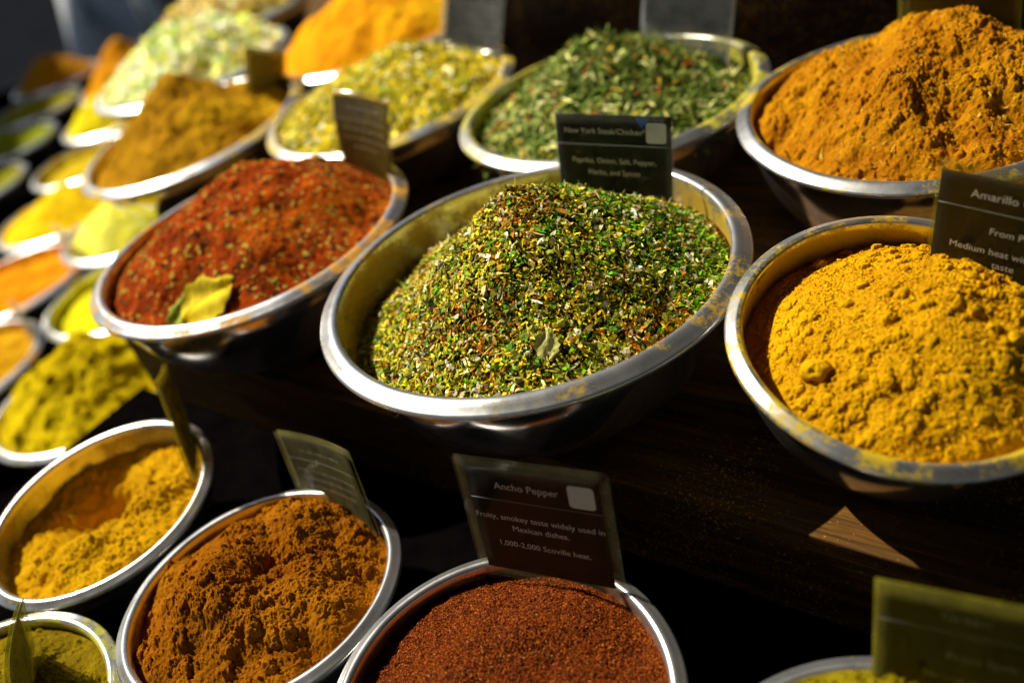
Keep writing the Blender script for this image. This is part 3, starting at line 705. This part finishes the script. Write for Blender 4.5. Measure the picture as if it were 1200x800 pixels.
b = make_bowl(-0.048, 1.067, 0.343, 0.157, 0.094, 'steel bowl of yellow green flake mix behind the black card', (0.7, 0.5, 0.05), 0.5, 0.45, -0.8, -0.5, seg=160)
ys = powder('yg_soil', (0.62, 0.50, 0.02), (0.35, 0.32, 0.02), bump=1.0, fine=400)
hp = make_heap(b, ys, 'low mound of yellow green flakes with cream chips', 0.050, (0.02, 0.03), -0.010, (0, 0.0), 1.5, 1.0, n1=(0.008, 22, 4), seed=37, nr=80, na=260)
yf = flake_mat('yg_flakes', [(0, (0.48, 0.42, 0.02)), (0.25, (0.74, 0.58, 0.02)), (0.55, (0.86, 0.72, 0.06)), (0.75, (0.22, 0.32, 0.02)), (0.85, (0.90, 0.86, 0.5))])
flakes(hp, yf, 'yellow_flakes', 4200, (0.006, 0.020), (0.003, 0.010), 51, curl=0.5, flat=0.65, lift=0.002)
make_sign(0.062, 1.096, -0.331, -134.7, 22.8, -8.8, 0.094, 0.083, 'grey black card with rows of white print behind the yellow green flakes', (0.35, 0.36, 0.36), 0.2, blur=[(0.12, 0.6), (0.36, 0.9), (0.48, 0.9), (0.60, 0.85), (0.72, 0.8)], bow=-0.006)

b = make_bowl(-0.057, 1.41, 0.355, 0.165, 0.083, 'steel bowl of bright orange powder at the top of the picture', (0.7, 0.4, 0.04), 0.4, 0.3, seg=140)
hp = make_heap(b, powder('bright_orange', (0.86, 0.34, 0.008), (0.78, 0.24, 0.008), (0.9, 0.46, 0.01), 0.5, 600, 160), 'bright orange powder mound at the top of the picture', 0.075, (0.0, 0.03), -0.006, (0, 0), 1.5, 1.0, n1=(0.010, 20, 5), seed=43, nr=90, na=300)

b = make_bowl(-0.326, 1.236, 0.357, 0.163, 0.081, 'steel bowl of brown yellow curry powder in front of the pale herbs', (0.75, 0.5, 0.04), 0.5, 0.35, -3.1, -1.4, seg=160)
hp = make_heap(b, powder('curry_brown', (0.50, 0.23, 0.008), (0.32, 0.13, 0.008), (0.64, 0.34, 0.01), 0.8, 700, 160), 'steep brown yellow curry cone in front of the pale herbs', 0.090, (0.002, 0.03), -0.010, (0, 0), 1.0, 1.1,
               n1=(0.014, 24, 5), clumps=400, crange=(0.001, 0.005), seed=47, nr=130, na=420)
make_sign(-0.225, 1.275, -0.372, -40.0, -2.0, -28.0, 0.075, 0.080, 'olive tinted curled card beside the brown yellow curry cone', (0.45, 0.36, 0.03), 0.5, bow=0.006, card_mat=plain('olive_card2', (0.10, 0.09, 0.02), 0.7, 0.2))

b = make_bowl(-0.36, 1.555, 0.350, 0.170, 0.088, 'steel bowl of pale green and white herbs behind the curry cone', (0.8, 0.8, 0.6), 0.4, 0.3, seg=140)
hp = make_heap(b, powder('pale_soil', (0.90, 0.90, 0.50), (0.75, 0.82, 0.22), bump=0.8, fine=300), 'broad mound of pale green and white herbs', 0.072, (0.0, 0.0), -0.006, (0, 0), 1.6, 0.9, n1=(0.010, 18, 4), seed=53, nr=70, na=240)
pf = flake_mat('pale_flakes', [(0, (0.60, 0.78, 0.12)), (0.22, (0.95, 0.93, 0.45)), (0.5, (0.96, 0.96, 0.88)), (0.85, (0.9, 0.72, 0.05)), (0.95, (0.4, 0.6, 0.06))])
flakes(hp, pf, 'pale_flakes', 3000, (0.010, 0.030), (0.006, 0.016), 61, curl=0.5, flat=0.65, lift=0.002)

b = make_bowl(-0.32, 1.89, 0.350, 0.170, 0.088, 'steel bowl of yellow and cream seed mix at the top edge', (0.8, 0.7, 0.3), 0.4, 0.3, seg=120)
hp = make_heap(b, powder('mix_soil', (0.80, 0.62, 0.05), (0.55, 0.30, 0.04), (0.75, 0.7, 0.3), bump=0.8, fine=300), 'yellow and cream seed mix heap at the top edge', 0.075, (0.0, 0.0), -0.006, (0, 0), 1.4, 0.9, n1=(0.010, 18, 4), seed=57, nr=70, na=240)
mf = flake_mat('mix_flakes', [(0, (0.80, 0.65, 0.03)), (0.4, (0.85, 0.82, 0.5)), (0.6, (0.5, 0.35, 0.05)), (0.8, (0.75, 0.25, 0.05)), (0.88, (0.88, 0.86, 0.75))])
flakes(hp, mf, 'mix_flakes', 2400, (0.010, 0.030), (0.006, 0.018), 63, curl=0.5, flat=0.65, lift=0.002)

# ---------------- front row on the step
b = make_bowl(-0.067, 0.303, 0.436, 0.103, 0.079, 'steel bowl of dark red pepper grains at the bottom centre', (0.40, 0.22, 0.03), 0.35, 0.10, 3.5, 0.1, seg=240)
an = powder('ancho', (0.24, 0.04, 0.004), (0.08, 0.012, 0.003), None, 0.9, 2600, 900, speck=[(1100, 0.72, (0.42, 0.10, 0.006)), (1300, 0.75, (0.06, 0.012, 0.004))], rough=0.9, spec=0.08)
hp = make_heap(b, an, 'low dome of dark red ground pepper below its card', 0.017, (0.0, -0.005), -0.012, (0, 0), 1.8, 1.0, n1=(0.006, 22, 5), seed=61, nr=220, na=700, fine=0.0012)
gr = flake_mat('pepper_grains', [(0, (0.24, 0.035, 0.004)), (0.38, (0.06, 0.010, 0.003)), (0.68, (0.42, 0.09, 0.005)), (0.93, (0.52, 0.18, 0.01)), (0.985, (0.6, 0.35, 0.12))], 0.6, 0.12)
flakes(hp, gr, 'pepper_grains', 42000, (0.0005, 0.0011), (0.0004, 0.0009), 71, curl=0.2, flat=0.35, lift=0.0004)
make_sign(-0.024, 0.371, -0.442, -123.2, 7.9, -1.7, 0.098, 0.094, 'card reading Ancho Pepper above the dark red pepper bowl', (0.28, 0.26, 0.13), 0.035,
          title='Ancho Pepper', lines=[(0.46, 'Fruity, smokey taste widely used in'), (0.56, 'Mexican dishes.'), (0.72, '1,000-2,000 Scoville heat.')], tsize=0.0072, lsize=0.0060, square=True, border=0.0060, tx=-0.004,
          card_mat=plain('worn_black_card', (0.005, 0.0045, 0.003), 0.7, 0.04, nscale=40, var=0.6))

b = make_bowl(-0.218, 0.442, 0.436, 0.101, 0.078, 'steel bowl of ginger brown powder left of the dark red pepper', (0.50, 0.27, 0.03), 0.4, 0.10, 3.0, 3.8, seg=220)
hp = make_heap(b, powder('ginger_brown', (0.36, 0.110, 0.007), (0.25, 0.07, 0.006), (0.44, 0.15, 0.01), 0.9, 1500, 300), 'clotted ginger brown powder mound at the bottom', 0.040, (-0.012, 0.012), -0.014, (0.0, 0.02), 1.5, 1.0,
               bumps=((0.035, 0.045, 0.014, 0.018), (0.012, 0.0, -0.012, 0.012), (-0.03, -0.02, 0.012, 0.02)), n1=(0.012, 26, 6), clumps=2200, crange=(0.0005, 0.006), seed=67, nr=230, na=740, fine=0.0011)
make_sign(-0.166, 0.503, -0.456, -142.1, 10.6, 10.0, 0.100, 0.070, 'dim curled card behind the ginger brown powder', (0.30, 0.27, 0.10), 0.16, bow=-0.004, blur=[(0.16, 0.6), (0.45, 0.85), (0.57, 0.8), (0.69, 0.7)], border=0.005)

b = make_bowl(-0.367, 0.593, 0.437, 0.100, 0.077, 'steel bowl of mustard powder scooped hollow, lower left', (0.45, 0.30, 0.02), 0.45, 0.15, -0.6, -2.6, seg=200)
hp = make_heap(b, powder('mustard', (0.58, 0.30, 0.007), (0.52, 0.24, 0.006), None, 0.6, 1300, 260), 'mustard yellow powder scooped hollow in its bowl', 0.012, (0, 0), -0.019, (0.0, -0.02), 1.5, 1.0,
               bumps=((-0.014, 0.024, -0.056, 0.025), (-0.045, -0.045, -0.018, 0.010), (0.035, 0.0, 0.012, 0.02), (-0.02, -0.03, 0.012, 0.02)), n1=(0.009, 40, 6), clumps=1500, crange=(0.0008, 0.004), seed=71, nr=170, na=560, fine=0.0012)
make_sign(-0.281, 0.597, -0.431, -168.0, 8.0, 19.0, 0.100, 0.085, 'yellow dusted sign seen edge on beside the scooped mustard bowl', (0.55, 0.42, 0.03), 0.6, bow=-0.003, blur=[(0.16, 0.6), (0.45, 0.85)])

b = make_bowl(-0.417, 0.395, 0.440, 0.102, 0.076, 'steel bowl of olive powder at the bottom left corner', (0.42, 0.40, 0.03), 0.9, 0.55, 2.7, -1.3, seg=200)
hp = make_heap(b, powder('olive', (0.27, 0.17, 0.008), (0.15, 0.09, 0.006), None, 0.9, 1500, 300), 'rough olive brown powder filling the corner bowl', 0.018, (0, 0), -0.008, (0, 0), 1.8, 1.0, n1=(0.006, 36, 6), clumps=2000, crange=(0.0006, 0.003), seed=73, nr=150, na=500, fine=0.001)
make_sign(-0.367, 0.420, -0.452, -150.0, 5.0, -25.0, 0.085, 0.066, 'olive curled leaf like plastic sleeve in the corner bowl', (0.36, 0.34, 0.03), 0.62, bow=0.012, twist=0.014, card_mat=plain('olive_card3', (0.05, 0.05, 0.012), 0.7, 0.2))

b = make_bowl(0.090, 0.163, 0.438, 0.101, 0.077, 'grey steel bowl of olive yellow powder at the bottom right', (0.40, 0.34, 0.02), 0.5, 0.3, 0.7, -1.4, seg=200)
hp = make_heap(b, powder('zaatar', (0.32, 0.23, 0.01), (0.18, 0.12, 0.006), None, 1.0, 1500, 300), 'crumbly olive yellow powder showing at the bottom right', 0.034, (-0.01, 0.045), -0.003, (0, 0), 1.7, 1.0, n1=(0.009, 44, 6), clumps=5000, crange=(0.0005, 0.005), seed=79, nr=200, na=700, fine=0.0014)
make_sign(0.154, 0.213, -0.441, -125.6, 6.6, -1.9, 0.093, 0.079, 'hazy olive dusted card reading Syria at the bottom right', (0.22, 0.19, 0.02), 0.42,
          title='Green', lines=[(0.50, 'From Syria'), (0.70, 'Strong aroma and'), (0.82, 'but mild')], tsize=0.0080, lsize=0.0067, border=0.0015, tx=-0.008)

# ---------------- left deck, each bowl with its heap
far = [  # x, y, R, bowl label, heap label, colours, H, off, base, group noise
 (-0.55, 1.035, 0.138, 'bowl of lemon yellow powder under the red rub bowl', 'lemon yellow powder mound under the red rub bowl', (0.70, 0.48, 0.005), (0.46, 0.30, 0.004), 0.070, (0.0, 0.02), -0.006, 0.012),
 (-0.55, 1.305, 0.136, 'half hidden bowl of yellow powder left of the red rub', 'flat yellow powder left of the red rub', (0.72, 0.62, 0.02), (0.62, 0.5, 0.02), 0.020, (0, 0), -0.020, 0.006),
 (-0.585, 1.565, 0.136, 'bowl under the cream coloured cone', 'cream and yellow pointed cone', (0.88, 0.82, 0.42), (0.85, 0.68, 0.10), 0.080, (0.02, 0.0), -0.006, 0.006),
 (-0.80, 1.205, 0.135, 'bowl of amber powder cut by the left edge', 'amber powder mound cut by the left edge', (0.66, 0.32, 0.01), (0.5, 0.22, 0.01), 0.040, (-0.03, 0), -0.014, 0.008),
 (-0.792, 1.47, 0.135, 'bowl of vivid orange powder at the left edge', 'vivid orange powder at the left edge', (0.86, 0.33, 0.008), (0.75, 0.22, 0.008), 0.030, (-0.02, -0.02), -0.016, 0.008),
 (-0.765, 1.745, 0.136, 'bowl of egg yellow powder above the vivid orange one', 'egg yellow powder mound above the vivid orange one', (0.86, 0.54, 0.01), (0.8, 0.44, 0.01), 0.050, (0.02, 0.02), -0.006, 0.008),
 (-0.77, 2.03, 0.136, 'shallow filled bowl with glints on its far lip', 'thin layer of dull gold powder', (0.60, 0.40, 0.02), (0.5, 0.3, 0.02), 0.030, (0.02, 0), -0.020, 0.006),
 (-0.77, 2.32, 0.136, 'bowl of bright yellow flakes at the far left', 'bright yellow heap at the far left', (0.84, 0.66, 0.02), (0.8, 0.55, 0.02), 0.085, (0.02, 0), -0.006, 0.012),
 (-0.79, 2.62, 0.138, 'furthest lit bowl, under the deep orange cone', 'deep orange cone, furthest of the lit heaps', (0.80, 0.30, 0.01), (0.7, 0.22, 0.01), 0.125, (0.03, 0), -0.004, 0.010),
 (-0.57, 1.86, 0.134, 'bowl hidden behind the curry bowl', 'yellow powder hidden behind the curry bowl', (0.8, 0.6, 0.03), (0.7, 0.5, 0.03), 0.03, (0, 0), -0.01, 0.008),
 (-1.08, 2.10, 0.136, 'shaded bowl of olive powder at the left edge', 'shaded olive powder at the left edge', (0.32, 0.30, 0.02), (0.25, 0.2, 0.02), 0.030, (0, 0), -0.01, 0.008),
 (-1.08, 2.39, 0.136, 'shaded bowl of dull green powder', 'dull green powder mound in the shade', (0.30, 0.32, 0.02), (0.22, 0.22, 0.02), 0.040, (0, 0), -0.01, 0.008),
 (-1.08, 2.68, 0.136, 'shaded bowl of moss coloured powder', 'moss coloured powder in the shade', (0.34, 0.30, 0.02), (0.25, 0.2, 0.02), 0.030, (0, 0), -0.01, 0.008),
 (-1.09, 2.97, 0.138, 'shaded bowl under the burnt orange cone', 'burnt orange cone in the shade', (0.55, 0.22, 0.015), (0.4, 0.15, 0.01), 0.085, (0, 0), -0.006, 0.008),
]
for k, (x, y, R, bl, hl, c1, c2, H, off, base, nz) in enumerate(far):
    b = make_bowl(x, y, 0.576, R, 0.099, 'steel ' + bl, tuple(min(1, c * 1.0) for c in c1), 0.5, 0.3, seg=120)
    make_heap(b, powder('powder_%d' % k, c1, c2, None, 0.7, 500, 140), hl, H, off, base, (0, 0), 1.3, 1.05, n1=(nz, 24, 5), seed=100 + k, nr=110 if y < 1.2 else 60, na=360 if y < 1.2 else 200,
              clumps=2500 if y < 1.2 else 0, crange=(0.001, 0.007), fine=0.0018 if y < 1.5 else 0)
for (x, y, z, yaw, lab, d) in ((-0.70, 1.255, -0.60, -150, 'hazy clear sleeve in the amber powder bowl', (0.5, 0.5, 0.4)), (-0.700, 1.52, -0.60, -150, 'hazy clear sleeve in the vivid orange bowl', (0.7, 0.6, 0.4)),
                               (-0.47, 1.11, -0.60, -165, 'grey sleeve behind the lemon yellow powder', (0.4, 0.38, 0.3))):
    make_sign(x, y, z, yaw, 8, 6, 0.085, 0.075, lab, d, 0.3, card=False)

# ---------------- far left: a white metal trestle with a panel, unseen canvas added to shade the far end
WM = plain('white_paint', (0.82, 0.84, 0.86), 0.5, 0.4, nscale=20, var=0.2)
DK = plain('shade_canvas', (0.03, 0.035, 0.045), 0.9, 0.1, nscale=8, var=0.3)
def tube(name, a, b_, r, mat, parent, k=16):
    a, b_ = Vector(a), Vector(b_); d = (b_ - a).normalized(); q = d.to_track_quat('Z', 'Y').to_matrix()
    ring = [(q @ Vector((r * math.cos(t), r * math.sin(t), 0))) for t in np.linspace(0, 2 * math.pi, k, endpoint=False)]
    V = [tuple(a + p) for p in ring] + [tuple(b_ + p) for p in ring] + [tuple(a), tuple(b_)]
    F = np.array([[i, (i + 1) % k, (i + 1) % k + k, i + k] for i in range(k)])
    T = np.array([[(i + 1) % k, i, 2 * k] for i in range(k)] + [[i + k, (i + 1) % k + k, 2 * k + 1] for i in range(k)])
    return mesh_np(name, np.array(V), [F, T], mat, parent=parent)

t = empty('trestle', (-2.15, 6.3, 0)); tag(t, 'blurred white metal post and grey panel far behind the shaded bowls', 'trestle')
tube('post', (-2.20, 6.45, 0), (-2.18, 7.55, 1.15), 0.08, WM, t)
tube('crossbar', (-2.10, 7.2, 0.62), (-1.75, 7.0, 0.62), 0.04, WM, t)
tube('rear_post', (-1.55, 6.6, 0), (-1.75, 6.9, 0.9), 0.05, WM, t)
prism('panel', [(-2.3, 7.05), (-1.75, 6.75), (-1.73, 6.79), (-2.28, 7.09)], 0.82, 1.30, plain('grey_panel', (0.60, 0.62, 0.66), 0.6, 0.3, nscale=6), t)
t = empty('added_awning', (-3.0, 4.5, 0)); tag(t, 'unseen dark canvas on poles, added to shade the far left bowls', 'added_awning')
prism('light_blocker', [(-5.2, 2.75), (-2.0, 2.75), (-2.0, 6.6), (-5.2, 6.6)], EYE - 2.53, EYE - 2.5, DK, t)  # added out of view, sized to keep sun off the far bowls
for (x, y) in ((-5.0, 2.9), (-5.0, 6.4)): tube('pole', (x, y, 0), (x, y, 2.5), 0.03, DK, t)

t = empty('added_canopy', (2.0, -1.0, 0)); tag(t, 'unseen dark canvas sheets added around the stall to block sky light', 'light_blocker')
sx, sy = -SUN_T.x, -SUN_T.y; ox, oy = -sy, sx
cpoly = [(sx * 0.90 + ox * 3.5, sy * 0.90 + oy * 3.5), (sx * 0.90 - ox * 6, sy * 0.90 - oy * 6), (-sx * 6 - ox * 6, -sy * 6 - oy * 6), (-sx * 6 + ox * 3.5, -sy * 6 + oy * 3.5)]
prism('light_blocker', cpoly, EYE - 2.33, EYE - 2.3, DK, t)  # added overhead, out of view, to cut sky light and deepen shadows
def slot(s, o): return (sx * s + ox * o, sy * s + oy * o)
OS = 1 if (ox * 0.65 + oy * 0.76) > 0 else -1
prism('side_light_blocker', [slot(0.9, OS * 2.15), slot(0.9, OS * 5), slot(3.6, OS * 5), slot(3.6, OS * 2.15)], EYE - 2.37, EYE - 2.34, DK, t)
prism('side_light_blocker', [slot(0.9, OS * -0.5), slot(0.9, OS * -5), slot(4.5, OS * -5), slot(4.5, OS * -0.5)], EYE - 2.37, EYE - 2.34, DK, t)  # both side sheets added to narrow the sky to a slot
prism('rear_light_blocker', [(-1.3, 4.4), (3.0, 4.4), (3.0, 12.5), (-1.3, 12.5)], EYE - 2.43, EYE - 2.4, DK, t)  # added to shade the ground at the back
for (x, y) in cpoly[2:]: tube('pole', (x, y, 0), (x, y, 2.3), 0.03, DK, t)
prism('back_light_blocker', [en(-0.4, -2.2), en(4.0, -2.2), en(4.0, -2.22), en(-0.4, -2.22)], EYE - 2.3, EYE, DK, t)  # added behind, out of view, to darken the surroundings

# builders above worked in world coordinates: move each part back by its thing's base point
for o in bpy.data.objects:
    if o.parent and o.parent.name.split('.')[0] in ('trestle', 'added_awning', 'added_canopy'):
        o.location = o.location - o.parent.location
